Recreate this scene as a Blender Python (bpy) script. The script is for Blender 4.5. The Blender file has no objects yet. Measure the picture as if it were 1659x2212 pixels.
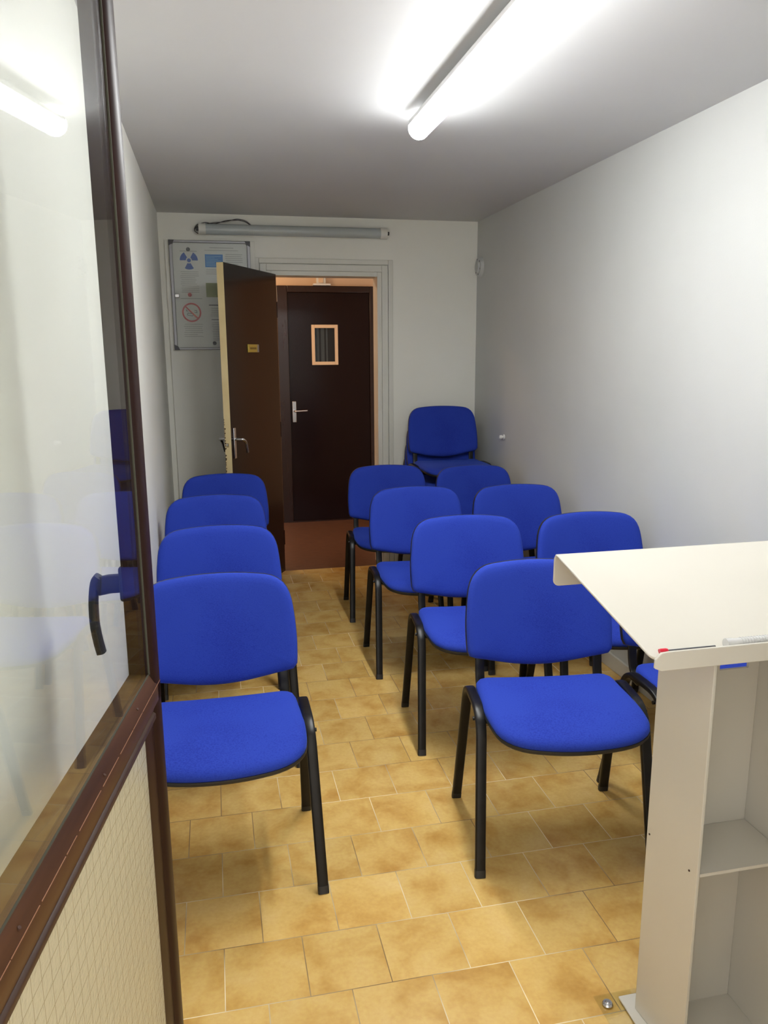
import bpy, bmesh, math, random
from mathutils import Vector, Matrix
random.seed(7)
C = bpy.context.scene.collection
PI = math.pi

# ------------------------------------------------------------------ helpers
def V(*a): return Vector(a)

def link(name, bm, mat, parent=None, smooth=None, loc=None, bevel=0.0, bseg=2):
    bmesh.ops.recalc_face_normals(bm, faces=bm.faces)
    me = bpy.data.meshes.new(name)
    bm.to_mesh(me); bm.free()
    mats = mat if isinstance(mat, (list, tuple)) else [mat]
    for m in mats: me.materials.append(m)
    o = bpy.data.objects.new(name, me)
    C.objects.link(o)
    if parent: o.parent = parent
    if loc: o.location = loc
    if smooth is not None:
        me.polygons.foreach_set('use_smooth', [True] * len(me.polygons))
        me.set_sharp_from_angle(angle=math.radians(smooth))
    if bevel:
        b = o.modifiers.new('bevel', 'BEVEL'); b.width = bevel; b.segments = bseg
        b.limit_method = 'ANGLE'; b.angle_limit = math.radians(40)
        me.polygons.foreach_set('use_smooth', [True] * len(me.polygons))
        me.set_sharp_from_angle(angle=math.radians(50))
    return o

def empty(name, loc=(0, 0, 0), rz=0.0):
    o = bpy.data.objects.new(name, None); C.objects.link(o)
    o.location = loc; o.rotation_euler = (0, 0, rz); o.empty_display_size = 0.1
    return o

def tag(o, label=None, cat=None, group=None, kind=None):
    if label: o['label'] = label
    if cat: o['category'] = cat
    if group: o['group'] = group
    if kind: o['kind'] = kind
    return o

def struct(o): o['kind'] = 'structure'; return o

def box(bm, x0, x1, y0, y1, z0, z1, M=None):
    vs = [bm.verts.new((x, y, z)) for x in (x0, x1) for y in (y0, y1) for z in (z0, z1)]
    for f in ((0, 1, 3, 2), (4, 6, 7, 5), (0, 4, 5, 1), (2, 3, 7, 6), (0, 2, 6, 4), (1, 5, 7, 3)):
        bm.faces.new([vs[i] for i in f])
    if M is not None:
        for v in vs: v.co = M @ v.co
    return vs

def bx(*a, M=None):
    bm = bmesh.new(); box(bm, *a, M=M); return bm

def prism(bm, pts, ext, M=None):
    """closed 3-D polygon pts extruded by vector ext"""
    ext = Vector(ext)
    a = [bm.verts.new(Vector(p)) for p in pts]; b = [bm.verts.new(Vector(p) + ext) for p in pts]
    n = len(pts)
    bm.faces.new(a); bm.faces.new(b[::-1])
    for i in range(n): bm.faces.new([a[i], b[i], b[(i + 1) % n], a[(i + 1) % n]])
    if M is not None:
        for v in a + b: v.co = M @ v.co

def sweep(bm, path, side, ra, rb, seg=12, cap=True, power=2.0):
    """sweep an oval section along path: ra across 'side', rb in the other direction"""
    side = Vector(side).normalized(); rings = []
    P = [Vector(p) for p in path]
    for i, p in enumerate(P):
        t = (P[min(i + 1, len(P) - 1)] - P[max(i - 1, 0)]).normalized()
        s = (side - t * side.dot(t)).normalized(); n = t.cross(s)
        ring = []
        for k in range(seg):
            a = 2 * PI * k / seg; ca, sa = math.cos(a), math.sin(a)
            ca = math.copysign(abs(ca) ** (2 / power), ca); sa = math.copysign(abs(sa) ** (2 / power), sa)
            ring.append(bm.verts.new(p + s * (ra * ca) + n * (rb * sa)))
        rings.append(ring)
    for a, b in zip(rings, rings[1:]):
        for k in range(seg): bm.faces.new([a[k], a[(k + 1) % seg], b[(k + 1) % seg], b[k]])
    if cap: bm.faces.new(rings[0][::-1]); bm.faces.new(rings[-1])

def disc(bm, c, axis, r, h, seg=24, r2=None):
    axis = Vector(axis).normalized()
    u = axis.orthogonal().normalized(); w = axis.cross(u); c = Vector(c)
    r2 = r if r2 is None else r2
    a = [bm.verts.new(c + (u * math.cos(2 * PI * k / seg) + w * math.sin(2 * PI * k / seg)) * r) for k in range(seg)]
    b = [bm.verts.new(c + axis * h + (u * math.cos(2 * PI * k / seg) + w * math.sin(2 * PI * k / seg)) * r2) for k in range(seg)]
    bm.faces.new(a[::-1]); bm.faces.new(b)
    for k in range(seg): bm.faces.new([a[k], a[(k + 1) % seg], b[(k + 1) % seg], b[k]])

def smoothpath(ctrl, n=8):
    """Catmull-Rom through control points"""
    P = [Vector(c) for c in ctrl]; P = [P[0] * 2 - P[1]] + P + [P[-1] * 2 - P[-2]]; out = []
    for i in range(1, len(P) - 2):
        a, b, c, d = P[i - 1:i + 3]
        for k in range(n):
            t = k / n
            out.append(0.5 * ((2 * b) + (c - a) * t + (2 * a - 5 * b + 4 * c - d) * t * t + (3 * b - a - 3 * c + d) * t ** 3))
    out.append(P[-2]); return out

def fillet(ctrl, r, n=7):
    """polyline with rounded corners; r = radius-like trim length"""
    P = [Vector(c) for c in ctrl]; out = [P[0]]
    for i in range(1, len(P) - 1):
        a, b, c = P[i - 1], P[i], P[i + 1]
        rr = r[i - 1] if isinstance(r, (list, tuple)) else r
        p0 = b + (a - b).normalized() * rr; p1 = b + (c - b).normalized() * rr
        for k in range(n + 1):
            t = k / n; out.append(p0 * (1 - t) ** 2 + b * 2 * t * (1 - t) + p1 * t * t)
    out.append(P[-1]); return out

# ------------------------------------------------------------------ materials
def mat(name, col=(.8, .8, .8), rough=.5, metal=0.0, spec=.5, **k):
    m = bpy.data.materials.new(name); m.use_nodes = True
    b = m.node_tree.nodes['Principled BSDF']
    b.inputs['Base Color'].default_value = (*col, 1); b.inputs['Roughness'].default_value = rough
    b.inputs['Metallic'].default_value = metal; b.inputs['Specular IOR Level'].default_value = spec
    for kk, v in k.items(): b.inputs[kk.replace('_', ' ')].default_value = v
    return m

def N(m, t, **inp):
    n = m.node_tree.nodes.new(t)
    for k, v in inp.items():
        if k in n.inputs: n.inputs[k].default_value = v
        else: setattr(n, k, v)
    return n
def L(m, a, b): m.node_tree.links.new(a, b)
def P_(m): return m.node_tree.nodes['Principled BSDF']

def ramp(m, stops):
    r = N(m, 'ShaderNodeValToRGB')
    e = r.color_ramp.elements
    while len(e) > 1: e.remove(e[-1])
    e[0].position, e[0].color = stops[0][0], (*stops[0][1], 1)
    for p, c in stops[1:]:
        x = e.new(p); x.color = (*c, 1)
    return r

def objco(m): return N(m, 'ShaderNodeTexCoord').outputs['Object']

def noisy(m, c1, c2, scale=4, detail=4, bump=0.0, bscale=60, rough=None):
    tc = objco(m)
    n = N(m, 'ShaderNodeTexNoise', Scale=scale, Detail=detail); L(m, tc, n.inputs['Vector'])
    r = ramp(m, [(.35, c1), (.65, c2)]); L(m, n.outputs['Fac'], r.inputs[0]); L(m, r.outputs[0], P_(m).inputs['Base Color'])
    if bump:
        n2 = N(m, 'ShaderNodeTexNoise', Scale=bscale, Detail=3); L(m, tc, n2.inputs['Vector'])
        b = N(m, 'ShaderNodeBump', Strength=bump, Distance=.002); L(m, n2.outputs['Fac'], b.inputs['Height']); L(m, b.outputs[0], P_(m).inputs['Normal'])
    return m

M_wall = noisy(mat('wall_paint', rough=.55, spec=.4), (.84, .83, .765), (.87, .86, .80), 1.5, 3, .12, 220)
M_wallr = noisy(mat('wall_paint_right', rough=.5, spec=.4), (.53, .535, .52), (.56, .565, .55), 1.5, 3, .12, 220)  # greyer right wall, colour darkened further to offset the lamp beside it
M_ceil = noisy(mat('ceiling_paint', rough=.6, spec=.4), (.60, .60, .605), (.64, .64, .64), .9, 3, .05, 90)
M_trim = mat('white_trim_paint', (.70, .69, .63), .4)
M_base = mat('skirting_paint', (.62, .60, .53), .45)
M_hallwall = mat('hall_wall_tan', (.72, .50, .32), .6)

def tilemat():
    m = mat('ochre_floor_tiles', rough=.28, spec=.45)
    tc = objco(m)
    mp = N(m, 'ShaderNodeMapping'); mp.inputs['Location'].default_value = (.0429, -1.5861 + .2, 0); L(m, tc, mp.inputs['Vector'])
    br = N(m, 'ShaderNodeTexBrick', offset=.5, offset_frequency=2, squash=1.0)
    for k, v in {'Scale': 1.0, 'Brick Width': .2, 'Row Height': .2, 'Mortar Size': .0013, 'Mortar Smooth': .1, 'Bias': 0.0}.items(): br.inputs[k].default_value = v
    br.inputs['Color1'].default_value = (0, 0, 0, 1); br.inputs['Color2'].default_value = (1, 1, 1, 1); br.inputs['Mortar'].default_value = (.5, .5, .5, 1)
    L(m, mp.outputs[0], br.inputs['Vector'])
    # cloudy glaze, a different cut of it on each tile
    mul = N(m, 'ShaderNodeMath', operation='MULTIPLY'); mul.inputs[1].default_value = 37.0; L(m, br.outputs['Color'], mul.inputs[0])
    n1 = N(m, 'ShaderNodeTexNoise', noise_dimensions='4D', Scale=8.0, Detail=3.0, Roughness=.55, Distortion=.4); L(m, tc, n1.inputs['Vector']); L(m, mul.outputs[0], n1.inputs['W'])
    r1 = ramp(m, [(.28, (.50, .27, .065)), (.42, (.61, .37, .105)), (.56, (.69, .455, .150)), (.75, (.73, .505, .195))])
    L(m, n1.outputs['Fac'], r1.inputs[0])
    n2 = N(m, 'ShaderNodeTexNoise', Scale=90.0, Detail=2.0); L(m, tc, n2.inputs['Vector'])
    mx0 = N(m, 'ShaderNodeMix', data_type='RGBA', blend_type='OVERLAY'); mx0.inputs[0].default_value = .15
    L(m, r1.outputs[0], mx0.inputs[6]); L(m, n2.outputs['Fac'], mx0.inputs[7])
    # per tile tint
    hs = N(m, 'ShaderNodeHueSaturation'); L(m, mx0.outputs[2], hs.inputs['Color'])
    mr = N(m, 'ShaderNodeMapRange'); mr.inputs['To Min'].default_value = .90; mr.inputs['To Max'].default_value = 1.07; L(m, br.outputs['Color'], mr.inputs['Value']); L(m, mr.outputs[0], hs.inputs['Value'])
    n3 = N(m, 'ShaderNodeTexNoise', Scale=2.3, Detail=2.0); L(m, tc, n3.inputs['Vector'])
    g = ramp(m, [(.42, (.24, .15, .06)), (.60, (.80, .68, .44))]); L(m, n3.outputs['Fac'], g.inputs[0])
    mx = N(m, 'ShaderNodeMix', data_type='RGBA'); L(m, br.outputs['Fac'], mx.inputs[0]); L(m, hs.outputs[0], mx.inputs[6]); L(m, g.outputs[0], mx.inputs[7])
    L(m, mx.outputs[2], P_(m).inputs['Base Color'])
    rr = N(m, 'ShaderNodeMapRange'); rr.inputs['To Min'].default_value = .26; rr.inputs['To Max'].default_value = .8; L(m, br.outputs['Fac'], rr.inputs['Value']); L(m, rr.outputs[0], P_(m).inputs['Roughness'])
    inv = N(m, 'ShaderNodeMath', operation='SUBTRACT'); inv.inputs[0].default_value = 1.0; L(m, br.outputs['Fac'], inv.inputs[1])
    ad = N(m, 'ShaderNodeMath', operation='MULTIPLY_ADD'); ad.inputs[1].default_value = .12; L(m, n1.outputs['Fac'], ad.inputs[0]); L(m, inv.outputs[0], ad.inputs[2])
    b = N(m, 'ShaderNodeBump', Strength=.5, Distance=.0012); L(m, ad.outputs[0], b.inputs['Height']); L(m, b.outputs[0], P_(m).inputs['Normal'])
    return m
M_tile = tilemat()

def hallfloor():
    m = mat('hall_floor_brown', rough=.45)
    tc = objco(m); mp = N(m, 'ShaderNodeMapping'); mp.inputs['Scale'].default_value = (6, 40, 1); L(m, tc, mp.inputs['Vector'])
    n = N(m, 'ShaderNodeTexNoise', Scale=2.0, Detail=5.0, Roughness=.7); L(m, mp.outputs[0], n.inputs['Vector'])
    r = ramp(m, [(.3, (.085, .032, .016)), (.7, (.17, .075, .038))]); L(m, n.outputs['Fac'], r.inputs[0]); L(m, r.outputs[0], P_(m).inputs['Base Color'])
    return m
M_hallfloor = hallfloor()

def fabric():
    m = mat('blue_fabric', rough=.85, spec=.25)
    tc = objco(m)
    n = N(m, 'ShaderNodeTexNoise', Scale=3.0, Detail=3.0); L(m, tc, n.inputs['Vector'])
    mp = N(m, 'ShaderNodeMapping'); mp.inputs['Scale'].default_value = (220, 220, 700); L(m, tc, mp.inputs['Vector'])
    w = N(m, 'ShaderNodeTexNoise', Scale=1.0, Detail=2.0); L(m, mp.outputs[0], w.inputs['Vector'])
    a = N(m, 'ShaderNodeMath', operation='MULTIPLY_ADD'); a.inputs[1].default_value = 1.0; L(m, w.outputs['Fac'], a.inputs[0]); L(m, n.outputs['Fac'], a.inputs[2])
    r = ramp(m, [(.45, (.008, .022, .235)), (.72, (.0105, .028, .29)), (.95, (.016, .042, .35))]); L(m, a.outputs[0], r.inputs[0])
    L(m, r.outputs[0], P_(m).inputs['Base Color'])
    P_(m).inputs['Sheen Weight'].default_value = .25; P_(m).inputs['Sheen Roughness'].default_value = .4; P_(m).inputs['Sheen Tint'].default_value = (.12, .25, .9, 1)
    b = N(m, 'ShaderNodeBump', Strength=.35, Distance=.0012); L(m, w.outputs['Fac'], b.inputs['Height']); L(m, b.outputs[0], P_(m).inputs['Normal'])
    return m
M_fabric = fabric()
M_black = noisy(mat('black_painted_steel', rough=.34, spec=.28), (.0055, .005, .005), (.009, .008, .008), 20, 2)
M_plastic = mat('black_plastic', (.012, .012, .014), .45)
M_white = noisy(mat('white_acrylic', rough=.25, spec=.5), (.54, .51, .445), (.57, .54, .475), 2.0, 2)
M_cream = noisy(mat('cream_door_edge', rough=.5), (.66, .52, .27), (.74, .60, .33), 6, 3)
M_chip = mat('bare_dark_wood', (.05, .02, .012), .8)
M_chrome = mat('brushed_metal', (.62, .62, .64), .25, 1.0)
M_alu = mat('aluminium', (.36, .36, .38), .45, .7)
M_grey = mat('dark_grey_plastic', (.07, .07, .08), .45)
M_tan = mat('tan_painted_wood', (.78, .56, .36), .45)
M_darkglass = mat('dark_window_glass', (.012, .02, .03), .08, 0, .6)
M_paper = mat('paper', (.72, .70, .68), .6)
M_inkblue = mat('blue_ink', (.03, .10, .42), .6)
M_inkcyan = mat('bright_blue_ink', (.03, .22, .62), .6)
M_inklight = mat('light_blue_ink', (.20, .50, .80), .6)
M_inkgreen = mat('olive_green_ink', (.23, .26, .08), .6)
M_inkred = mat('red_ink', (.52, .02, .03), .5)
M_inkgrey = mat('grey_print', (.40, .39, .38), .7)
M_inkdark = mat('dark_print', (.06, .06, .07), .7)
M_gold = mat('yellow_brass_plate', (.62, .46, .08), .35, .3)
M_golddark = mat('dark_engraving', (.25, .15, .02), .5)
M_red = mat('red_plastic', (.6, .015, .04), .3)
M_clearp = mat('clear_plastic', (.93, .93, .93), .12, 0, .5, Transmission_Weight=.45, IOR=1.35)
M_ivory = mat('ivory_plastic', (.75, .74, .68), .4)
M_knob = mat('white_plastic', (.82, .82, .80), .35)
M_lampbody = mat('lamp_white_body', (.75, .75, .75), .4)
M_tube = mat('frosted_tube_cover', (.48, .52, .52), .22, 0, .5)
M_rubber = mat('wire_dark', (.05, .045, .05), .5)
M_wirewhite = mat('wire_pale', (.55, .52, .5), .5)

def varnished(name, c1, c2, rough, axis='Z'):
    m = mat(name, rough=rough, spec=.5)
    tc = objco(m); mp = N(m, 'ShaderNodeMapping')
    mp.inputs['Scale'].default_value = {'Z': (14, 14, 1.0), 'Y': (14, 1.0, 14)}[axis]; L(m, tc, mp.inputs['Vector'])
    n = N(m, 'ShaderNodeTexNoise', Scale=2.0, Detail=5.0, Roughness=.6); L(m, mp.outputs[0], n.inputs['Vector'])
    r = ramp(m, [(.3, c1), (.7, c2)]); L(m, n.outputs['Fac'], r.inputs[0]); L(m, r.outputs[0], P_(m).inputs['Base Color'])
    return m
M_brown = varnished('dark_brown_gloss', (.0085, .0034, .0045), (.0125, .0042, .0050), .20)
M_brown2 = varnished('dark_brown_frame', (.018, .007, .006), (.026, .010, .008), .25)
M_wood = varnished('worn_stained_wood_upright', (.014, .0045, .0035), (.026, .008, .006), .42)
M_woodrail = varnished('worn_stained_wood_rail', (.040, .015, .006), (.085, .035, .013), .50, 'Y')
M_woodtop = varnished('worn_stained_wood_bevel', (.030, .014, .008), (.055, .027, .016), .5, 'Y')
M_woodlight = varnished('rubbed_wood_edge', (.20, .08, .04), (.34, .18, .10), .4, 'Y')
for _m, _s in ((M_wood, .22), (M_woodrail, .3), (M_woodtop, .3), (M_brown, .28)): P_(_m).inputs['Specular IOR Level'].default_value = _s
M_gasket = mat('old_putty', (.045, .045, .03), .8)

def emis(name, col, s):
    m = bpy.data.materials.new(name); m.use_nodes = True; m.node_tree.nodes.clear()
    e = N(m, 'ShaderNodeEmission', Color=(*col, 1), Strength=s); o = N(m, 'ShaderNodeOutputMaterial'); L(m, e.outputs[0], o.inputs[0]); return m
M_lamp = emis('lit_lamp_cover', (.965, .985, .975), 40.0)
def led_bias(m, side, down):      # an LED strip facing down behind the cover: brightest underneath, weaker at its sides
    g = N(m, 'ShaderNodeNewGeometry'); sp_ = N(m, 'ShaderNodeSeparateXYZ'); L(m, g.outputs['Normal'], sp_.inputs[0])
    r = N(m, 'ShaderNodeMapRange'); L(m, sp_.outputs['Z'], r.inputs['Value'])
    r.inputs['From Min'].default_value = -1.0; r.inputs['From Max'].default_value = 0.0; r.inputs['To Min'].default_value = down; r.inputs['To Max'].default_value = side
    L(m, r.outputs[0], [n for n in m.node_tree.nodes if n.type == 'EMISSION'][0].inputs['Strength'])
led_bias(M_lamp, 6.5, 54.0)

def thin_glass():
    m = bpy.data.materials.new('clear_pane'); m.use_nodes = True; m.node_tree.nodes.clear()
    t = N(m, 'ShaderNodeBsdfTransparent', Color=(.97, .985, .975, 1)); g = N(m, 'ShaderNodeBsdfGlossy', Roughness=.012)
    f = N(m, 'ShaderNodeFresnel', IOR=1.5); x = N(m, 'ShaderNodeMixShader'); o = N(m, 'ShaderNodeOutputMaterial')
    ge = N(m, 'ShaderNodeNewGeometry'); mr = N(m, 'ShaderNodeMapRange'); mr.inputs['To Min'].default_value = 1.5; mr.inputs['To Max'].default_value = 1 / 1.5
    L(m, ge.outputs['Backfacing'], mr.inputs['Value']); L(m, mr.outputs[0], f.inputs['IOR'])      # same reflectance on entering and leaving the thin sheet
    L(m, f.outputs[0], x.inputs[0]); L(m, t.outputs[0], x.inputs[1]); L(m, g.outputs[0], x.inputs[2]); L(m, x.outputs[0], o.inputs[0])
    return m
M_glass = thin_glass()
M_clearsheet = thin_glass(); M_clearsheet.name = 'clear_acrylic_sheet'
M_matpane = thin_glass(); M_matpane.name = 'dull_acrylic_pane'
[n for n in M_matpane.node_tree.nodes if n.type == 'BSDF_GLOSSY'][0].inputs['Roughness'].default_value = .32

def wired():
    m = bpy.data.materials.new('wired_obscure_glass'); m.use_nodes = True; m.node_tree.nodes.clear()
    tc = objco(m)
    # object space: x = along the pane, z = up
    sep = N(m, 'ShaderNodeSeparateXYZ'); L(m, tc, sep.inputs[0])
    def line(sock, pitch, w):
        a = N(m, 'ShaderNodeMath', operation='DIVIDE'); a.inputs[1].default_value = pitch; L(m, sock, a.inputs[0])
        fr = N(m, 'ShaderNodeMath', operation='FRACT'); L(m, a.outputs[0], fr.inputs[0])
        s = N(m, 'ShaderNodeMath', operation='SUBTRACT'); L(m, fr.outputs[0], s.inputs[0]); s.inputs[1].default_value = .5
        ab = N(m, 'ShaderNodeMath', operation='ABSOLUTE'); L(m, s.outputs[0], ab.inputs[0])
        lt = N(m, 'ShaderNodeMath', operation='LESS_THAN'); lt.inputs[1].default_value = w / pitch / 2; L(m, ab.outputs[0], lt.inputs[0])
        return lt.outputs[0]
    mxx = N(m, 'ShaderNodeMath', operation='MAXIMUM'); L(m, line(sep.outputs['Y'], .0265, .0013), mxx.inputs[0]); L(m, line(sep.outputs['Z'], .0285, .0013), mxx.inputs[1])
    n = N(m, 'ShaderNodeTexNoise', Scale=130.0, Detail=2.0); L(m, tc, n.inputs['Vector'])
    b = N(m, 'ShaderNodeBump', Strength=.6, Distance=.002); L(m, n.outputs['Fac'], b.inputs['Height'])
    d = N(m, 'ShaderNodeBsdfDiffuse', Color=(.80, .77, .62, 1)); tl = N(m, 'ShaderNodeBsdfTranslucent', Color=(.86, .83, .68, 1))
    tr = N(m, 'ShaderNodeBsdfTransparent', Color=(.9, .9, .8, 1)); gl = N(m, 'ShaderNodeBsdfGlossy', Roughness=.25)
    for s in (d, tl, gl): L(m, b.outputs[0], s.inputs['Normal'])
    m1 = N(m, 'ShaderNodeMixShader', Fac=.5); L(m, d.outputs[0], m1.inputs[1]); L(m, tl.outputs[0], m1.inputs[2])
    m2 = N(m, 'ShaderNodeMixShader', Fac=.25); L(m, m1.outputs[0], m2.inputs[1]); L(m, tr.outputs[0], m2.inputs[2])
    f = N(m, 'ShaderNodeFresnel', IOR=1.45); L(m, b.outputs[0], f.inputs['Normal'])
    ge = N(m, 'ShaderNodeNewGeometry'); mr = N(m, 'ShaderNodeMapRange'); mr.inputs['To Min'].default_value = 1.45; mr.inputs['To Max'].default_value = 1 / 1.45
    L(m, ge.outputs['Backfacing'], mr.inputs['Value']); L(m, mr.outputs[0], f.inputs['IOR'])
    m3 = N(m, 'ShaderNodeMixShader'); L(m, f.outputs[0], m3.inputs[0]); L(m, m2.outputs[0], m3.inputs[1]); L(m, gl.outputs[0], m3.inputs[2])
    wd = N(m, 'ShaderNodeBsdfDiffuse', Color=(.30, .26, .17, 1))
    m4 = N(m, 'ShaderNodeMixShader'); L(m, mxx.outputs[0], m4.inputs[0]); L(m, m3.outputs[0], m4.inputs[1]); L(m, wd.outputs[0], m4.inputs[2])
    o = N(m, 'ShaderNodeOutputMaterial'); L(m, m4.outputs[0], o.inputs[0])
    return m
M_wired = wired()

# ------------------------------------------------------------------ camera (solved from the tile grid and the room's edges)
F_, PITCH, YAW, ROLL, HC = 1678.7, .203242, .212962, -.0064559, 1.506
XL, XR, D, HR = -.2915, 1.819, 5.3243, 2.3707
cy, sy, cp, sp = math.cos(YAW), math.sin(YAW), math.cos(PITCH), math.sin(PITCH)
fw = V(sy * cp, cy * cp, -sp); rt = V(cy, -sy, 0); up = rt.cross(fw)
cr, sr = math.cos(ROLL), math.sin(ROLL)
r2 = rt * cr + up * sr; u2 = -rt * sr + up * cr
cd = bpy.data.cameras.new('camera'); cam = bpy.data.objects.new('camera', cd); C.objects.link(cam)
cd.sensor_fit = 'HORIZONTAL'; cd.sensor_width = 36; cd.lens = 36 * F_ / 1659; cd.clip_start = .02
cam.matrix_world = Matrix(((r2.x, u2.x, -fw.x, 0), (r2.y, u2.y, -fw.y, 0), (r2.z, u2.z, -fw.z, HC), (0, 0, 0, 1)))
bpy.context.scene.camera = cam

# ------------------------------------------------------------------ room shell
E0, E1 = .44, .54          # entrance wall
T = .12
struct(link('floor', bx(XL - .1, XR + .1, -1.2, D - .02, -.1, 0), M_tile))
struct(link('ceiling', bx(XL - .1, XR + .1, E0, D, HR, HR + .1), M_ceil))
struct(link('wall_left', bx(XL - .1, XL, E0, D, 0, HR), M_wall))
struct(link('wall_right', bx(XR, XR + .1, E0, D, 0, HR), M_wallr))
# back wall with its doorway
OX0, OX1, OZ = .405, 1.112, 2.0
bm = bmesh.new()
box(bm, XL - .1, OX0 - .03, D, D + T, 0, HR + .1); box(bm, OX1 + .03, XR + .1, D, D + T, 0, HR + .1); box(bm, OX0 - .03, OX1 + .03, D, D + T, OZ + .03, HR + .1)
struct(link('wall_back', bm, M_wall))
# entrance wall, the camera stands in its doorway
bm = bmesh.new()
box(bm, XL - .1, -.262, E0, E1, 0, HR); box(bm, .66, XR + .1, E0, E1, 0, HR); box(bm, -.262, .66, E0, E1, 2.2, HR)
struct(link('wall_front', bm, M_wall))
# hallway beyond the open door
HY = 6.93
struct(link('floor_hall', bx(-.9, 2.6, D - .02, HY + .1, -.1, 0), M_hallfloor))
struct(link('ceiling_hall', bx(-.9, 2.6, D + T, HY + .1, 2.5, 2.6), M_hallwall))
struct(link('wall_hall_back', bx(-.9, 2.6, HY, HY + .1, 0, 2.5), M_hallwall))
struct(link('wall_hall_left', bx(-.9, -.8, D + T, HY, 0, 2.5), M_hallwall))
struct(link('wall_hall_right', bx(2.5, 2.6, D + T, HY, 0, 2.5), M_hallwall))
# skirting
struct(link('baseboard_right', bx(XR - .012, XR, E1, D - .001, 0, .075), M_base, bevel=.003))
struct(link('baseboard_left', bx(XL, XL + .012, E1, D - .017, 0, .075), M_base, bevel=.003))
struct(link('baseboard_back', bx(1.225, XR - .013, D - .012, D, 0, .075), M_base, bevel=.003))
# raised panel that carries the notice board
struct(link('trim_1', bx(XL + .035, .306, D - .016, D, 0, 2.208), M_wall, bevel=.002))
# door surround: jamb lining, flat architrave, outer bead
bm = bmesh.new()
box(bm, OX0 - .03, OX0, D - .012, D + T + .01, 0, OZ + .03); box(bm, OX1, OX1 + .03, D - .012, D + T + .01, 0, OZ + .03); box(bm, OX0, OX1, D - .012, D + T + .01, OZ, OZ + .03)
struct(link('trim_2', bm, M_trim, bevel=.002))
bm = bmesh.new()
for a, b, d in ((.030, .072, .020), (.076, .108, .014)):
    box(bm, OX0 - b, OX0 - a, D - d, D, 0, OZ + b); box(bm, OX1 + a, OX1 + b, D - d, D, 0, OZ + b); box(bm, OX0 - a, OX1 + a, D - d, D, OZ + a, OZ + b)
struct(link('trim_3', bm, M_trim, bevel=.0025))

# ------------------------------------------------------------------ the dark door at the back, ajar
def make_open_door():
    f = V(.088, .0, 0); Fc = V(.088, 4.612, 0); Hh = V(.432, 5.268, 0)
    d = (Hh - Fc); Wd = d.length; d.normalize(); ang = math.atan2(d.y, d.x)
    t = empty('door_1', Fc, ang); struct(t)      # local x: free edge -> hinge, local -y: visible face, +y: behind
    tk = .042
    link('door_leaf', bx(0.0015, Wd, 0, tk, .012, 2.003), M_brown, t, bevel=.0015)
    bm = bmesh.new(); box(bm, -.0005, .0015, .0005, tk - .0005, .013, 2.002)
    e = link('edge_band', bm, M_cream, t); tag(e, 'cream painted lock edge')
    bm = bmesh.new()      # chipped paint along the edge
    z = 1.13
    while z > .62:
        h = random.uniform(.008, .022); w = random.uniform(.003, .010)
        if random.random() < .8:
            y1 = tk - .0006 - random.uniform(0, .002)
            prism(bm, [(-.0012, y1, z), (-.0012, y1 - w, z - h * .3), (-.0012, y1 - w * .6, z - h * .7), (-.0012, y1, z - h)], (.001, 0, 0))
        z -= h * random.uniform(.95, 1.4)
    box(bm, -.0012, -.0002, .017, .031, .985, .987); box(bm, -.0012, -.0002, .017, .019, .967, .985); box(bm, -.0012, -.0002, .017, .031, .965, .967)
    tag(link('chipped_paint', bm, M_chip, t), 'dark chipped paint')
    link('latch', bx(-.010, 0, .018, .028, .972, .984), M_chrome, t, bevel=.002)
    for s in (1, -1):     # lever set on both faces
        y0 = 0 if s == 1 else tk
        n = -1 if s == 1 else 1
        bm = bmesh.new(); sweep(bm, [(.042, y0, .895), (.042, y0, .90), (.042, y0, 1.07), (.042, y0, 1.075)], (1, 0, 0), .016, .0001, 16)
        pl = link('handle_plate', bx(.028, .056, min(y0, y0 + n * .006), max(y0, y0 + n * .006), .893, 1.075), M_chrome, t, bevel=.006, bseg=3)
        bm.free()
        bm = bmesh.new()
        sweep(bm, fillet([(.042, y0 + n * .004, 1.008), (.042, y0 + n * .056, 1.008), (.075, y0 + n * .058, .992), (.10, y0 + n * .055, .925)], [.012, .018]), (0, 0, 1), .0085, .0075, 12)
        link('lever', bm, M_chrome, pl, 40)
    link('nameplate', bx(.272, .425, -.006, 0, 1.508, 1.556), M_gold, t, bevel=.002)
    npl = [o for o in t.children if o.name.startswith('nameplate')][0]
    bm = bmesh.new(); box(bm, .295, .385, -.0068, -.0058, 1.526, 1.538)
    link('lettering', bm, M_golddark, npl)
    link('plate_end', bx(.400, .422, -.0075, -.0055, 1.510, 1.554), M_alu, npl)
    for z in (.25, 1.0, 1.78):
        bm = bmesh.new(); disc(bm, (Wd + .004, .004, z - .05), (0, 0, 1), .007, .1, 14); link('hinge', bm, M_brown2, t, 40)
    return t
make_open_door()

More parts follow.
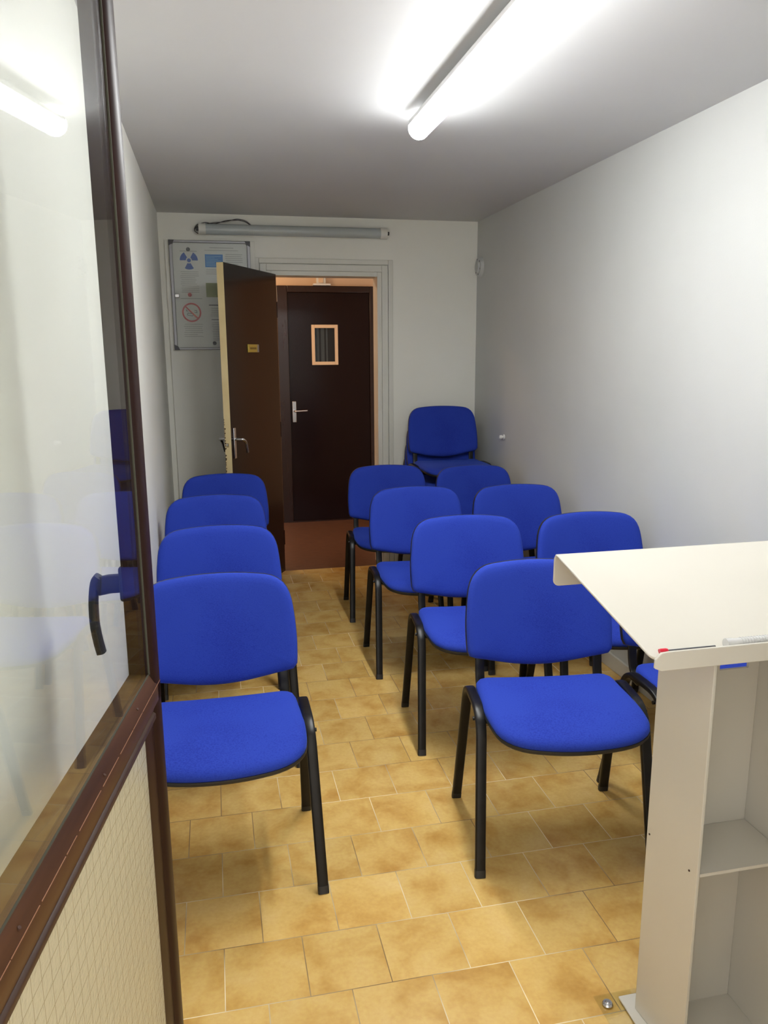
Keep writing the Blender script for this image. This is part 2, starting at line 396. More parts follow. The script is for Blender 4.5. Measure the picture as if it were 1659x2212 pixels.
# brown door across the hall
def make_hall_door():
    t = empty('door_2', (.60, HY, 0)); struct(t)       # local x 0 .. .80
    bm = bmesh.new(); fwid = .055
    box(bm, -.035, fwid, -.045, .0, 0, 2.065); box(bm, .805 - fwid * .6, .805, -.045, .0, 0, 2.065); box(bm, fwid, .805 - fwid * .6, -.045, .0, 2.01, 2.065)
    link('door_frame', bm, M_brown2, t, bevel=.004)
    x0, x1 = fwid + .002, .805 - fwid * .6 - .002
    wx0, wx1, wz0, wz1 = .285, .460, 1.425, 1.712
    bm = bmesh.new(); y0, y1 = -.030, -.001
    box(bm, x0, wx0, y0, y1, .012, 2.008); box(bm, wx1, x1, y0, y1, .012, 2.008); box(bm, wx0, wx1, y0, y1, .012, wz0); box(bm, wx0, wx1, y0, y1, wz1, 2.008)
    link('door_leaf', bm, M_brown, t)
    bm = bmesh.new(); a = .028
    box(bm, wx0 - a, wx0, -.042, -.028, wz0 - a, wz1 + a); box(bm, wx1, wx1 + a, -.042, -.028, wz0 - a, wz1 + a); box(bm, wx0, wx1, -.042, -.028, wz0 - a, wz0); box(bm, wx0, wx1, -.042, -.028, wz1, wz1 + a)
    f = link('window_frame', bm, M_tan, t, bevel=.002); tag(f, 'tan wooden window frame')
    link('pane', bx(wx0, wx1, -.020, -.016, wz0, wz1), M_darkglass, t)
    bm = bmesh.new()  # grey streaks laid on the pane, a curtain's reflection put into colour
    for x, w in ((wx0 + .02, .018), (wx0 + .055, .03), (wx0 + .10, .014)):
        box(bm, x, x + w, -.0208, -.020, wz0, wz1)
    link('reflection_stripe', bm, mat('grey_reflection', (.045, .06, .07), .7), t)
    pl = link('handle_plate', bx(.052 + .02, .052 + .055, -.038, -.030, .90, 1.085), M_chrome, t, bevel=.006)
    bm = bmesh.new(); sweep(bm, fillet([(.09, -.034, 1.0), (.09, -.082, 1.0), (.20, -.082, 1.004)], [.014]), (0, 0, 1), .009, .008, 12); link('lever', bm, M_chrome, pl, 40)
    bm = bmesh.new(); box(bm, .01, .795, -.05, 0, 0, .012); link('threshold', bm, M_brown2, t)
    return t
make_hall_door()
t = empty('exit_lamp', (.955, HY, 2.089)); tag(t, 'small white wall fitting above the brown door across the hall', 'light fitting')
link('base', bx(-.075, .075, -.07, -.001, -.022, -.006), M_knob, t, bevel=.004)
link('body', bx(-.045, .035, -.055, -.001, -.006, .08), M_ivory, t, bevel=.006)
link('cover', bx(-.028, .012, -.062, -.054, .0, .07), M_tan, t, bevel=.003)

# ------------------------------------------------------------------ glazed door in the foreground
def make_glass_door():
    a = math.radians(8.7)
    t = empty('door_3', (-.13, 1.351, 0), -a); struct(t)      # local y = along leaf away from the camera, local x = towards the camera side
    Y0, Y1, ys = -.80, .006, -.033
    wb, wf = -.032, .012
    top, zt = 2.13, 2.03
    # stiles / rails: plan section with bevel on the near face
    def member(pts2, lo, hi, name, m, par=t, axis='z'):
        bm = bmesh.new()
        if axis == 'z': prism(bm, [(x, y, lo) for x, y in pts2], (0, 0, hi - lo))
        else: prism(bm, [(x, lo, z) for x, z in pts2], (0, hi - lo, 0))
        return link(name, bm, m, par, bevel=.0012)
    member([(wb, ys), (.002, ys), (wf - .003, ys + .006), (wf, ys + .016), (wf, Y1 - .004), (wf - .004, Y1), (wb, Y1)], .008, top, 'stile', M_wood)
    member([(wb, Y0), (wf, Y0), (wf, Y0 + .05), (.002, Y0 + .062), (wb, Y0 + .062)], .008, top, 'stile', M_wood)
    member([(wb, .892), (.005, .892), (.006, .899), (wf, .908), (wf, .937), (.0015, .962), (wb, .963)], Y0 + .03, Y1 - .003, 'middle_rail', M_woodrail, axis='y')
    member([(-.010, .875), (.005, .875), (.009, .880), (.009, .888), (.005, .8915), (-.010, .8915)], Y0 + .055, ys + .003, 'bead_strip', M_woodtop, axis='y')
    member([(wb, zt), (.002, zt), (wf, zt + .02), (wf, top), (wb, top)], Y0 + .055, ys + .004, 'top_rail', M_woodrail, axis='y')
    member([(wb, .008), (wf, .008), (wf, .09), (.002, .10), (wb, .10)], Y0 + .055, ys + .004, 'bottom_rail', M_woodrail, axis='y')
    g = link('pane', bx(-.002, .002, Y0 + .055, ys + .001, .9615, zt + .005), M_glass, t); tag(g, 'clear glass pane')
    w = link('wired_pane', bx(-.003, .003, Y0 + .055, ys - .058, .095, .880), M_wired, t); tag(w, 'obscured wired glass pane')
    member([(-.010, ys - .062), (.0015, ys - .062), (.0035, ys - .056), (.0035, ys + .002), (-.010, ys + .002)], .10, .876, 'bead_strip', M_wood)  # dark strip widening the stile along the wired pane
    bm = bmesh.new(); box(bm, .0015, .0040, ys - .0028, ys, .963, zt); box(bm, .0015, .0030, Y0 + .06, ys, .9615, .9640)
    link('putty_line', bm, M_gasket, t)
    bm = bmesh.new()      # pale rubbed arris on the rail
    y = Y0 + .03
    while y < Y1 - .02:
        l = random.uniform(.02, .09); sweep(bm, [(wf + .0002, y, .9372), (wf + .0002, min(y + l, Y1 - .006), .9372)], (1, 0, 0), .0006, .0007, 6); y += l + random.uniform(.0, .012)
    link('worn_edge', bm, M_woodlight, t)
    bm = bmesh.new()
    for yy, x, z in ((-.33, .009, .9445), (-.62, .008, .9468), (-.14, .007, .949)):
        disc(bm, (x, yy, z - .0012), (.6, 0, .8), .0022, .0022, 10)
    link('nail_head', bm, M_chip, t)
    # handle on the far face
    h = link('handle', bx(-.044, wb, -.012, .018, 1.086, 1.149), M_plastic, t, bevel=.008, bseg=4)
    bm = bmesh.new()
    sweep(bm, [(wb - .008, .003, 1.117), (-.062, .003, 1.116), (-.083, .003, 1.112)], (0, 1, 0), .011, .0165, 14, power=3)
    link('neck', bm, M_plastic, h, 40)
    bm = bmesh.new()
    sweep(bm, smoothpath([(-.080, .003, 1.130), (-.0875, .003, 1.118), (-.0925, .003, 1.085), (-.0935, .003, 1.045), (-.090, .003, 1.012), (-.086, .003, .990)], 6), (0, 1, 0), .011, .0075, 14, power=3)
    link('grip', bm, M_plastic, h, 40)
    for z in (.3, 1.8):
        bm = bmesh.new(); disc(bm, (wb + .004, Y0 - .005, z), (0, 0, 1), .008, .1, 14); link('hinge', bm, M_brown2, t, 40)
make_glass_door()

# ------------------------------------------------------------------ lamps
def make_lamp():
    y0, y1, x, z = 1.50, 3.025, .797, 2.322
    t = empty('ceiling_lamp', (x, (y0 + y1) / 2, HR)); tag(t, 'long lit tube lamp fixed to the grey ceiling', 'lamp')
    h = (y1 - y0) / 2; zc = z - HR
    bm = bmesh.new(); pts = []
    for k in range(25):
        a = PI - .12 + (PI + .24) * k / 24; pts.append((.040 * math.cos(a), -h + .010, zc + .040 * math.sin(a)))
    prism(bm, pts, (0, 2 * h - .020, 0)); link('diffuser', bm, M_lamp, t, 40)
    link('lamp_body', bx(-.044, .044, -h + .012, h - .012, zc + .0055, zc + .020), M_lampbody, t, bevel=.002)
    for s in (-1, 1):
        bm = bmesh.new(); sweep(bm, [(0, s * (h - .012), zc), (0, s * (h + .004), zc), (0, s * (h + .014), zc), (0, s * (h + .020), zc)], (1, 0, 0), .0405, .0405, 24)
        for v in bm.verts:
            e = abs(v.co.y) - (h + .004)
            if e > 0: k = 1 - (e / .016) ** 2 * .45; v.co.x *= k; v.co.z = zc + (v.co.z - zc) * k
        link('end_cap', bm, M_lamp, t, 40)
        link('mounting_clip', bx(-.014, .014, s * h * .6 - .012, s * h * .6 + .012, zc + .020, 0), M_lampbody, t)
make_lamp()

def make_wall_tube():
    x0, x1, y, z = -.045, 1.178, D - .036, 2.273
    t = empty('tube_lamp', ((x0 + x1) / 2, D, z)); tag(t, 'unlit grey tube lamp lying across the back wall above the doorway', 'lamp')
    h = (x1 - x0) / 2; yy = -.036
    bm = bmesh.new(); sweep(bm, [(-h + .045, yy, 0), (h - .045, yy, 0)], (0, 0, 1), .0325, .030, 24); link('tube_cover', bm, M_tube, t, 40)
    for s in (-1, 1):
        bm = bmesh.new(); sweep(bm, [(s * (h - .048), yy, 0), (s * (h - .012), yy, 0), (s * (h - .004), yy, 0)], (0, 0, 1), .035, .032, 24)
        link('end_cap', bm, M_ivory, t, 40)
        bm = bmesh.new(); sweep(bm, [(s * (h - .006), yy, 0), (s * (h + .012), yy, 0)], (0, 0, 1), .012, .012, 12); link('cable_gland', bm, M_grey, t, 40)
        link('bracket', bx(s * h * .62 - .015, s * h * .62 + .015, -.012, 0, -.02, .02), M_alu, t)
    for i, (m, off) in enumerate(((M_rubber, 0), (M_wirewhite, .006), (M_rubber, -.007))):
        px = [(-.045, 2.243), (-.066, 2.262), (-.052, 2.286 - off), (.0, 2.305 - off), (.06, 2.312 + off), (.13, 2.322 - off * .6), (.20, 2.338 - abs(off)), (.252, 2.328 + off), (.292 + off, 2.300)]
        c = (x0 + x1) / 2
        bm = bmesh.new(); sweep(bm, smoothpath([(a - c, -.030 + off - .010 * (j in (0, 1)), b - z) for j, (a, b) in enumerate(px)], 6), (0, 1, 0), .0022, .0022, 8)
        link('wire', bm, m, t, 60)
make_wall_tube()

# ------------------------------------------------------------------ notice board
BX0, BX1, BZ0, BZ1, BY = -.229, .275, 1.527, 2.203, D - .016
def make_board():
    cx, cz = (BX0 + BX1) / 2, (BZ0 + BZ1) / 2
    t = empty('notice_board', (cx, BY, cz)); tag(t, 'glazed aluminium notice board on the back wall behind the open door', 'notice board')
    w, h = (BX1 - BX0) / 2, (BZ1 - BZ0) / 2
    link('back_panel', bx(-w, w, -.004, 0, -h, h), M_paper, t)
    bm = bmesh.new(); a, d = .020, .026
    box(bm, -w, -w + a, -d, -.004, -h, h); box(bm, w - a, w, -d, -.004, -h, h); box(bm, -w + a, w - a, -d, -.004, -h, -h + a * .7); box(bm, -w + a, w - a, -d, -.004, h - a * .7, h)
    link('frame', bm, M_alu, t, bevel=.003)
    for sx in (-1, 1):
        for sz in (-1, 1):
            pts = [(sx * (w + .001), -d - .001, sz * (h + .001)), (sx * (w - .034), -d - .001, sz * (h + .001)), (sx * (w - .022), -d - .001, sz * (h - .022)), (sx * (w + .001), -d - .001, sz * (h - .034))]
            bm = bmesh.new(); prism(bm, pts, (0, d - .003, 0)); link('corner_cap', bm, M_grey, t)
    g = link('glass_front', bx(-w + .018, w - .018, -.020, -.017, -h + .012, h - .012), M_matpane, t)
    bm = bmesh.new(); box(bm, -w + .020, -w + .048, -.030, -.020, -.012, .010); link('lock', bm, M_chrome, t, bevel=.003)
    return t
make_board()
PY0 = BY - .0045
def sheet(name, x0, x1, z0, z1, label, dy=0.0):
    o = empty(name, ((x0 + x1) / 2, PY0 - dy, (z0 + z1) / 2)); tag(o, label, 'notice', 'notices inside the glazed board')
    w, h = (x1 - x0) / 2, (z1 - z0) / 2
    link('paper', bx(-w, w, -.0012, 0, -h, h), M_paper, o)
    return o, w, h
def ink(o, rects, m, name='print'):
    cx, _, cz = o.location; bm = bmesh.new()
    for a, b, c, d in rects: box(bm, a - cx, b - cx, -.0018, -.0011, c - cz, d - cz)
    return link(name, bm, m, o)
def textlines(x0, x1, z0, z1, pitch, th=.0032):
    r = []; z = z1
    while z > z0:
        r.append((x0 + random.uniform(0, .008), x1 - random.uniform(0, .3) * (x1 - x0) * random.choice((0, 0, 1)), z - th, z)); z -= pitch
    return r
o, w, h = sheet('notice_sheet', -.188, -.038, 1.876, 2.178, 'white notice with a blue three-bladed radiation sign, top left of the board')
cx, cz = o.location.x, o.location.z
bm = bmesh.new(); tx, tz = -.111 - cx, 2.083 - cz
for k in range(3):
    a0 = math.radians(-90 + 120 * k); pts = []
    for i in range(9): a = a0 + math.radians(-30 + 60 * i / 8); pts.append((tx + .056 * math.cos(a), -.0018, tz + .056 * math.sin(a)))
    for i in range(9): a = a0 + math.radians(30 - 60 * i / 8); pts.append((tx + .019 * math.cos(a), -.0018, tz + .019 * math.sin(a)))
    prism(bm, pts, (0, .0007, 0))
disc(bm, (tx, -.0011, tz), (0, -1, 0), .012, .0007, 20)
tag(link('radiation_sign', bm, M_inkblue, o), 'blue radiation trefoil')
ink(o, textlines(-.17, -.055, 1.887, 2.015, .0125), M_inkgrey, 'printed_text'); ink(o, [(-.165, -.06, 2.137, 2.141)], M_inkgrey, 'heading')
o, w, h = sheet('notice_sheet', -.187, -.030, 1.585, 1.862, 'white notice with a red no smoking sign, bottom left of the board')
cx, cz = o.location.x, o.location.z; tx, tz = -.111 - cx, 1.762 - cz
bm = bmesh.new(); R1_, R0_ = .060, .050; n = 40
ra = [bm.verts.new((tx + R1_ * math.cos(2 * PI * k / n), -.0022, tz + R1_ * math.sin(2 * PI * k / n))) for k in range(n)]
rb = [bm.verts.new((tx + R0_ * math.cos(2 * PI * k / n), -.0022, tz + R0_ * math.sin(2 * PI * k / n))) for k in range(n)]
for k in range(n): bm.faces.new([ra[k], ra[(k + 1) % n], rb[(k + 1) % n], rb[k]])
c45 = math.sqrt(.5)
p0 = V(tx - R0_ * c45, -.0022, tz + R0_ * c45); p1 = V(tx + R0_ * c45, -.0022, tz - R0_ * c45); nn = V(c45, 0, c45) * .0045
bm.faces.new([bm.verts.new(q) for q in (p0 - nn, p1 - nn, p1 + nn, p0 + nn)])
for f in bm.faces[:]: pass
g = bmesh.ops.extrude_face_region(bm, geom=bm.faces[:])
bmesh.ops.translate(bm, verts=[v for v in g['geom'] if isinstance(v, bmesh.types.BMVert)], vec=(0, .0009, 0))
tag(link('no_smoking_sign', bm, M_inkred, o), 'red ring with diagonal bar')
bm = bmesh.new()      # cigarette and smoke behind the bar
def seg(a, b, th=.0016):
    sweep(bm, [(tx + a[0], -.0014, tz + a[1]), (tx + b[0], -.0014, tz + b[1])], (0, 1, 0), .0003, th, 6)
for a, b in (((-.028, -.016), (.004, -.022)), ((-.024, -.004), (.014, -.008)), ((-.028, -.016), (-.024, -.004)), ((.004, -.022), (.014, -.008)), ((-.036, .02), (-.022, .004)), ((-.030, .016), (-.034, .006)), ((.018, .002), (.034, -.002)), ((.034, -.002), (.032, .012)), ((.032, .012), (.018, .014)), ((-.014, .012), (-.010, .004))): seg(a, b)
link('cigarette_drawing', bm, M_inkdark, o)
ink(o, textlines(-.165, -.045, 1.605, 1.690, .013), M_inkgrey, 'printed_text'); ink(o, [(-.175, -.04, 1.846, 1.850)], M_inkgrey, 'heading')
o, w, h = sheet('notice_sheet', -.024, .236, 1.985, 2.183, 'wide white notice with a bright blue text block, top right of the board')
ink(o, [(-.011, .101, 2.043, 2.122)], M_inkcyan, 'blue_block')
bm = bmesh.new(); ox, oz = o.location.x, o.location.z
for k in range(7): box(bm, -.004 - ox, (.09 - .02 * (k % 3)) - ox, -.0024, -.0017, 2.052 + .0095 * k - oz, 2.0545 + .0095 * k - oz)
link('pale_lettering', bm, M_inklight, o)
ink(o, [(.02, .17, 2.160, 2.164), (-.012, .20, 2.145, 2.148)] + textlines(.115, .225, 2.06, 2.125, .012) + textlines(-.01, .22, 1.995, 2.028, .012), M_inkgrey)
o, w, h = sheet('notice_sheet', -.022, .236, 1.842, 1.975, 'white notice with an olive green block, behind the edge of the open door')
ink(o, [(-.013, .075, 1.858, 1.946)], M_inkgreen, 'green_block')
o, w, h = sheet('notice_sheet', -.022, .236, 1.552, 1.835, 'white notice of dark and grey type, bottom right of the board')
ink(o, [(.0, .09, 1.806, 1.811)], M_inkdark, 'heading'); ink(o, [(.012, .09, 1.716, 1.719)], M_inkdark, 'heading')
ink(o, textlines(.012, .10, 1.59, 1.70, .011) + textlines(.005, .10, 1.73, 1.79, .012), M_inkgrey)
def magnet(x, z, m, label, r=.0125):
    bm = bmesh.new(); disc(bm, (0, 0, 0), (0, -1, 0), r, .007, 24, r * .85)
    o = link('magnet', bm, m, None, 40, (x, PY0 - .0022, z)); tag(o, label, 'magnet', 'round magnets on the notice board')
magnet(-.113, 2.150, M_inkdark, 'round black magnet above the blue radiation sign')
magnet(-.117, 1.872, M_inkred, 'round red magnet above the no smoking sign')
magnet(.024, 1.568, M_inkdark, 'round black magnet low beside the edge of the open door')

# things on the right wall
t = empty('wall_sounder', (XR, 5.245, 2.067)); tag(t, 'round white fitting on the right wall near the back corner', 'wall fitting')
bm = bmesh.new(); disc(bm, (0, 0, 0), (-1, 0, 0), .068, .022, 32, .060); link('housing', bm, M_wallr, t, 40)
bm = bmesh.new(); disc(bm, (-.022, 0, 0), (-1, 0, 0), .040, .010, 28, .034); link('dome', bm, M_wallr, t, 40)
for k in range(6):
    a = 2 * PI * k / 6 + .3; bm = bmesh.new(); disc(bm, (-.0225, .050 * math.cos(a), .050 * math.sin(a)), (-1, 0, 0), .006, .0008, 10); link('grille_hole', bm, M_grey, t)
t = empty('cable_outlet', (XR, 4.73, .963)); tag(t, 'small white outlet sticking out of the right wall beside the stacked chairs', 'outlet')
bm = bmesh.new(); disc(bm, (0, 0, 0), (-1, 0, 0), .016, .006, 20, .015); link('base', bm, M_knob, t, 40)
bm = bmesh.new(); disc(bm, (-.006, 0, 0), (-1, 0, 0), .007, .012, 16); disc(bm, (-.018, 0, 0), (-1, .1, .1), .013, .014, 20, .010); link('head', bm, M_knob, t, 40)

# ------------------------------------------------------------------ chairs
def rounded_outline(ctrl, radii, n=8):
    """closed 2-D outline with quadratic rounded corners"""
    P = [Vector((x, y)) for x, y in ctrl]; out = []; m = len(P)
    for i in range(m):
        a, b, c = P[i - 1], P[i], P[(i + 1) % m]; r = radii[i]
        r0 = min(r, (a - b).length * .49); r1 = min(r, (c - b).length * .49)
        p0 = b + (a - b).normalized() * r0; p1 = b + (c - b).normalized() * r1
        for k in range(n + 1):
            t = k / n; out.append(p0 * (1 - t) ** 2 + b * 2 * t * (1 - t) + p1 * t * t)
    # resample evenly
    L_ = [0]; 
    for i in range(len(out)): L_.append(L_[-1] + (out[(i + 1) % len(out)] - out[i]).length)
    tot = L_[-1]; cnt = 72; res = []; j = 0
    for k in range(cnt):
        s = tot * k / cnt
        while L_[j + 1] < s: j += 1
        f = (s - L_[j]) / max(1e-9, L_[j + 1] - L_[j]); res.append(out[j] * (1 - f) + out[(j + 1) % len(out)] * f)
    return res

def pad(bm, outline, layers, warp):
    """layers: (inset, height) rings, closed at both ends with shrinking rings; warp maps (u,v,h)->xyz"""
    n = len(outline); c = sum(outline, Vector((0, 0))) / n
    nor = []
    for i in range(n):
        t = outline[(i + 1) % n] - outline[i - 1]; nv = Vector((-t.y, t.x)).normalized()
        if nv.dot(c - outline[i]) < 0: nv = -nv
        nor.append(nv)
    rings = []
    def ring(pts, h): rings.append([bm.verts.new(warp(p.x, p.y, h)) for p in pts])
    h0 = layers[0][1]; base = [outline[i] + nor[i] * layers[0][0] for i in range(n)]
    for f in (.12, .35, .6, .82): ring([c + (b - c) * f for b in base], h0)
    for ins, h in layers: ring([outline[i] + nor[i] * ins for i in range(n)], h)
    h1 = layers[-1][1]; top = [outline[i] + nor[i] * layers[-1][0] for i in range(n)]
    for f in (.82, .6, .35, .12): ring([c + (b - c) * f for b in top], h1 + .004 * (1 - f * f))
    for a, b in zip(rings, rings[1:]):
        for k in range(n): bm.faces.new([a[k], a[(k + 1) % n], b[(k + 1) % n], b[k]])
    bm.faces.new(rings[0][::-1]); bm.faces.new(rings[-1])

SEAT_OUT = rounded_outline([(-.222, .124), (.222, .124), (.236, -.12), (.215, -.270), (0, -.300), (-.215, -.270), (-.236, -.12)], [.05, .05, .10, .10, .2, .10, .10])
BACK_OUT = rounded_outline([(-.238, -.138), (0, -.186), (.238, -.138), (.243, -.02), (.222, .150), (.08, .172), (-.08, .172), (-.222, .150), (-.243, -.02)], [.020, .25, .020, .08, .095, .12, .12, .095, .08])
def seat_warp(x, y, h):
    z = .437 + h
    f = max(0.0, -.15 - y); z -= .9 * f * f                 # waterfall front
    z += .10 * x * x + .05 * max(0, y - .02)                # slight dish
    return (x, y, z)
LEAN = math.radians(12)
def back_warp(u, v, h):
    x = u; y = -h - .62 * u * u - .10 * (v * v) * 2; z = v   # concave towards the sitter
    yy = y * math.cos(LEAN) + z * math.sin(LEAN); zz = -y * math.sin(LEAN) + z * math.cos(LEAN)
    return (x, yy + .222, zz + .662)

def make_chair():
    t = empty('conference_chair')
    for s in (-1, 1):
        xt, xf = s * .244, s * .259
        full = [(xf, -.208, 0), (xt, -.110, .462), (xt, .106, .466), (xf, .212, 0)]
        path = fillet(full, [.075, .060], 9)
        # front half and rear half meet in the middle of the top
        n = len(path); mid = Vector((xt, 0, .4645))
        fr = path[:10 + 1] + [mid]; re = [mid] + path[11:]
        for part in (fr, re):
            foot = part[0] if part[0].z < .01 else part[-1]
            bm = bmesh.new(); sweep(bm, part, (1, 0, 0), .0155, .0095, 16, power=4.5)
            lg = link('leg', bm, M_black, t, 40)
            d = (part[1] - part[0]).normalized() if part[0].z < .01 else (part[-2] - part[-1]).normalized()
            bm = bmesh.new(); sweep(bm, [foot + d * .0, foot + d * .022], (1, 0, 0), .0162, .0102, 16, power=4.5)
            for v in bm.verts: v.co.z = max(v.co.z, 0)
            link('foot_cap', bm, M_plastic, lg, 40)
    for y in (-.085, .075):
        bm = bmesh.new(); sweep(bm, [(-.244, y, .452), (-.225, y, .430), (-.19, y, .424), (.19, y, .424), (.225, y, .430), (.244, y, .452)], (0, 1, 0), .012, .007, 10); link('crossbar', bm, M_black, t, 40)
    for s in (-1, 1):
        x = s * .196
        path = smoothpath([(x, .060, .424), (x, .105, .424), (x, .143, .440), (x, .160, .475), (x, .168, .520), (x, .184, .580), (x, .205, .66), (x, .222, .735)], 6)
        bm = bmesh.new(); sweep(bm, path, (1, 0, 0), .0150, .0060, 16, power=4.5); link('back_support', bm, M_black, t, 40)
        bm = bmesh.new(); disc(bm, (s * .259, -.085, .440), (s, 0, 0), .006, .006, 10); link('bolt', bm, M_black, t, 40)
    bm = bmesh.new(); pad(bm, SEAT_OUT, [(.030, -.006), (.012, -.004), (.003, .000), (-.001, .006), (.0, .013)], seat_warp); link('seat_shell', bm, M_plastic, t, 50)
    bm = bmesh.new(); pad(bm, SEAT_OUT, [(.004, .010), (.0005, .016), (.001, .024), (.006, .032), (.016, .0375), (.032, .0405)], seat_warp); link('seat', bm, M_fabric, t, 60)
    bm = bmesh.new(); pad(bm, BACK_OUT, [(.020, -.019), (.006, -.015), (-.0012, -.008), (-.0016, -.002), (.0, .004)], back_warp); link('backrest_shell', bm, M_plastic, t, 50)
    bm = bmesh.new(); pad(bm, BACK_OUT, [(.003, .001), (.0, .007), (.0012, .014), (.006, .021), (.015, .026), (.030, .029)], back_warp); link('backrest', bm, M_fabric, t, 60)
    return t

def dup(root, loc, rz):
    r = root.copy(); C.objects.link(r); r.location = loc; r.rotation_euler = (0, 0, rz)
    for ch in list(root.children):
        c = ch.copy(); C.objects.link(c); c.parent = r; c.matrix_parent_inverse = ch.matrix_parent_inverse.copy()
        for g in list(ch.children):
            d = g.copy(); C.objects.link(d); d.parent = c
    return r

proto = make_chair(); used = False
def place(x, y, deg, label, group, z=0.0):
    global used
    if not used: o = proto; used = True; o.location = (x, y, z); o.rotation_euler = (0, 0, math.radians(deg))
    else: o = dup(proto, (x, y, z), math.radians(deg))
    tag(o, label, 'chair', group); return o
GA, GB, GC, GD = 'chairs in the row left of the aisle', 'chairs in the row right of the aisle', 'chairs in the row along the right wall', 'chairs stacked in the back corner'
place(.978, 2.077, -8.0, 'blue fabric chair with its whole seat in view, partly behind the white lectern top', GB)
place(.985, 2.808, -5.0, 'blue fabric chair directly behind the one beside the lectern', GB)
place(.965, 3.545, -2.5, 'blue fabric chair right of the aisle, third counted from the lectern', GB)
place(.985, 4.335, -4.5, 'blue fabric chair right of the aisle nearest the open doorway', GB)
place(-.022, 2.150, 0.0, 'blue fabric chair nearest the glazed door, its seat in full view left of the aisle', GA)
place(-.010, 2.850, 0.0, 'blue fabric chair left of the aisle directly behind the front left chair', GA)
place(-.018, 3.550, 0.0, 'blue fabric chair left of the aisle, second from the open brown door', GA)
place(.035, 4.230, 0.0, 'blue fabric chair left of the aisle, last before the open brown door', GA)
place(1.543, 2.090, 0.0, 'blue fabric chair mostly hidden behind the white lectern, against the right wall', GC)
place(1.522, 2.745, -1.0, 'blue fabric chair by the right wall whose backrest rises over the lectern top', GC)
place(1.490, 3.480, -1.0, 'blue fabric chair by the right wall, second in front of the stack', GC)
place(1.500, 4.190, 0.0, 'blue fabric chair by the right wall just in front of the stack', GC)
DZ, DY = .104, -.048
for k in range(4):
    place(1.500, 4.865 + DY * (k - 3), 0.0, ['blue fabric chair at the bottom of the corner stack', 'blue fabric chair second from the bottom of the corner stack', 'blue fabric chair just under the top one of the corner stack', 'blue fabric chair on top of the corner stack'][k], GD, DZ * k)

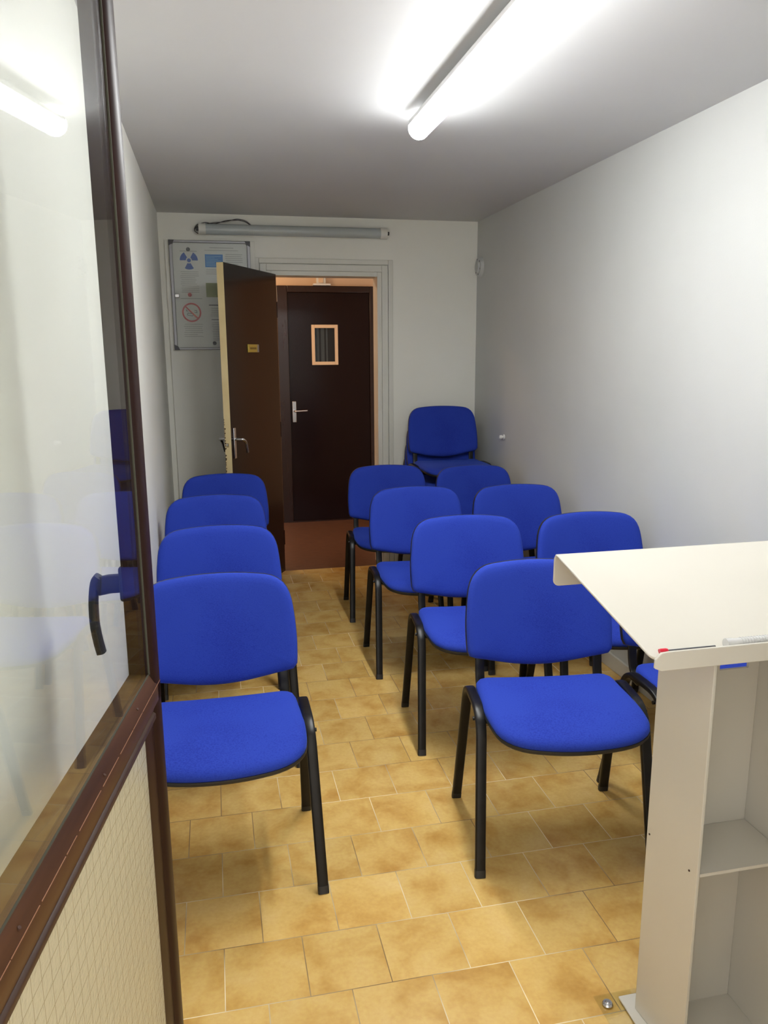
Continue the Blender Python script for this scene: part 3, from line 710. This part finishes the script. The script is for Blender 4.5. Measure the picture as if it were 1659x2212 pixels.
# ------------------------------------------------------------------ lectern
def make_lectern():
    t = empty('lectern', (1.0, 1.30, 0)); tag(t, 'white acrylic lectern with a sloping top in the right foreground', 'lectern')
    ox, oy = 1.0, 1.30
    th = .007
    # plan corners: FL far-left, NL near-left, FR, NR
    FL, NL, FR, NR = V(.886, 1.378, 0), V(.902, 1.218, 0), V(1.129, 1.375, 0), V(1.129, 1.218, 0)
    o_ = V(ox, oy, 0)
    def surf(y): return .957 + (y - 1.171) * (.090 / .430)      # underside height of the top at y
    def wall(a, b, off, name, hole=None):
        a, b = a - o_, b - o_; d = (b - a).normalized(); n = V(-d.y, d.x, 0) * th * off
        bm = bmesh.new(); za, zb = surf(a.y + oy) - .006, surf(b.y + oy) - .006
        prism(bm, [a + V(0, 0, .010), b + V(0, 0, .010), b + V(0, 0, zb), a + V(0, 0, za)], n)
        return link(name, bm, M_white, t, bevel=.0012)
    wall(FL, NL, 1, 'side_panel'); wall(FR, NR, -1, 'side_panel')
    # front panel with a hand slot
    bm = bmesh.new(); x0, x1 = FL.x + th + .0005 - ox, FR.x - th - .0005 - ox; y0, y1 = 1.368 - oy, 1.375 - oy; zt = surf(1.37) - .008
    sx0, sx1, sz0, sz1 = 1.026 - ox, 1.096 - ox, .836, .862
    box(bm, x0, sx0, y0, y1, .010, zt); box(bm, sx1, x1, y0, y1, .010, zt); box(bm, sx0, sx1, y0, y1, .010, sz0); box(bm, sx0, sx1, y0, y1, sz1, zt)
    link('front_panel', bm, M_white, t)
    bm = bmesh.new(); prism(bm, [(FL.x + th + .001 - ox, 1.367 - oy, .464), (FR.x - th - .001 - ox, 1.367 - oy, .464), (NR.x - th - .001 - ox, 1.220 - oy, .464), (NL.x + th + .001 - ox, 1.220 - oy, .464)], (0, 0, .007)); link('shelf', bm, M_white, t)
    # screws of the shelf
    for f in (.06, .86):
        p = FL + (NL - FL) * f - o_; bm = bmesh.new(); disc(bm, (p.x, p.y, .467), (-1, -.1, 0), .0022, .0012, 10); tag(link('screw', bm, M_chip, t), 'small brown screw')
    link('base_plate', bx(.866 - ox, 1.165 - ox, 1.12 - oy, 1.418 - oy, .004, .010), M_white, t, bevel=.002)
    link('clear_foot_plate', bx(.812 - ox, 1.22 - ox, 1.06 - oy, 1.436 - oy, .0006, .004), M_clearsheet, t)
    bm = bmesh.new(); disc(bm, (.834 - ox, 1.409 - oy, .004), (0, 0, 1), .0125, .004, 24, .010); disc(bm, (.834 - ox, 1.409 - oy, .008), (0, 0, 1), .006, .003, 16, .004); link('screw', bm, M_chrome, t, 40)
    # desktop: one bent sheet = slope, far flange turned down, near lip standing up
    X0, X1 = .746 - ox, 1.335 - ox; yn, yf = 1.176 - oy, 1.600 - oy
    zn, zf = surf(1.176), surf(1.600); s = 6
    prof = [(yn, zn), (yf - .012, zf - .0025), (yf - .004, zf - .002), (yf, zf - .008), (yf + .002, zf - .016), (yf + .002, zf - .074)]
    def rc(y, z): return V(0, y, z)
    n = len(prof); up_ = [];
    tks = .006
    for i, (y, z) in enumerate(prof):
        a = prof[max(i - 1, 0)]; b = prof[min(i + 1, n - 1)]; tv = V(0, b[0] - a[0], b[1] - a[1]).normalized(); nv = V(0, -tv.z, tv.y); up_.append(V(0, y, z) + nv * tks)
    pts = [V(X0, y, z) for y, z in prof] + [V(X0, q.y, q.z) for q in reversed(up_)]
    bm = bmesh.new(); prism(bm, pts, (X1 - X0, 0, 0)); bm.edges.ensure_lookup_table()
    def cnr(test): return [e for e in bm.edges if abs(e.verts[0].co.x - e.verts[1].co.x) < 1e-6 and test(e)]
    ne = cnr(lambda e: all(abs(v.co.y - yn) < .003 for v in e.verts)); fe = cnr(lambda e: all(v.co.z < zf - .065 and v.co.y > yf - .02 for v in e.verts))
    bmesh.ops.bevel(bm, geom=ne, offset=.022, segments=6, affect='EDGES', profile=.5)
    bmesh.ops.bevel(bm, geom=fe, offset=.014, segments=5, affect='EDGES', profile=.5)
    link('desktop', bm, M_white, t, bevel=.002)
    # near lip with rounded upper corner
    za, zb = zn - .0155, zn + .020
    out = rounded_outline([(X0, za), (X1, za), (X1, zb), (X0, zb)], [.006, .006, .022, .022])
    bm = bmesh.new(); prism(bm, [(q.x, yn - .006, q.y) for q in out], (0, .006, 0)); link('front_lip', bm, M_white, t, bevel=.0012)
    return t, surf
lect, surf = make_lectern()
def on_top(y): return surf(y) + .006
yy = 1.176 + .0065
t = empty('red_pen', (.765, yy, on_top(yy) + .006)); tag(t, 'thin pen with a red end behind the lip of the lectern top', 'pen')
bm = bmesh.new(); sweep(bm, [(-.004, 0, .003), (-.002, 0, .0035), (.008, 0, .0035), (.010, 0, .003)], (0, 0, 1), .0055, .0055, 14); link('cap', bm, M_red, t, 40)
bm = bmesh.new(); sweep(bm, [(.008, 0, .003), (.100, 0, .003), (.108, 0, .003)], (0, 0, 1), .0030, .0030, 12); link('barrel', bm, M_grey, t, 40)
yy2 = 1.176 + .013
t = empty('clear_marker', (.985, yy2, on_top(yy2) + .010)); tag(t, 'clear plastic tube lying at the right of the lectern lip', 'plastic tube')
bm = bmesh.new(); sweep(bm, [(-.082, 0, -.001), (-.080, 0, -.001), (.08, 0, -.001), (.082, 0, -.001)], (0, 0, 1), .0085, .0085, 20); link('tube', bm, M_clearp, t, 40)
bm = bmesh.new()
for k in range(22): disc(bm, (-.055 + .006 * k, 0, -.001), (1, 0, 0), .0093, .0022, 20)
link('ribbing', bm, M_clearp, t, 40)
bm = bmesh.new(); sweep(bm, [(-.086, 0, -.001), (-.072, 0, -.001)], (0, 0, 1), .0095, .0095, 20); link('end_cap', bm, M_clearp, t, 40)

# ------------------------------------------------------------------ light
w = bpy.data.worlds.new('world'); bpy.context.scene.world = w; w.use_nodes = True
w.node_tree.nodes['Background'].inputs[0].default_value = (1.0, .97, .91, 1); w.node_tree.nodes['Background'].inputs[1].default_value = 1.0
ld = bpy.data.lights.new('hall_lamp', 'AREA'); ld.shape = 'DISK'; ld.size = .25; ld.energy = 7; ld.color = (1.0, .72, .45)
lo = bpy.data.objects.new('hall_lamp', ld); C.objects.link(lo); lo.location = (.0, 6.2, 2.45)

sc = bpy.context.scene
sc.view_settings.view_transform = 'Standard'; sc.view_settings.look = 'None'; sc.view_settings.gamma = 1.0; sc.view_settings.use_curve_mapping = False
sc.view_settings.exposure = 1.14
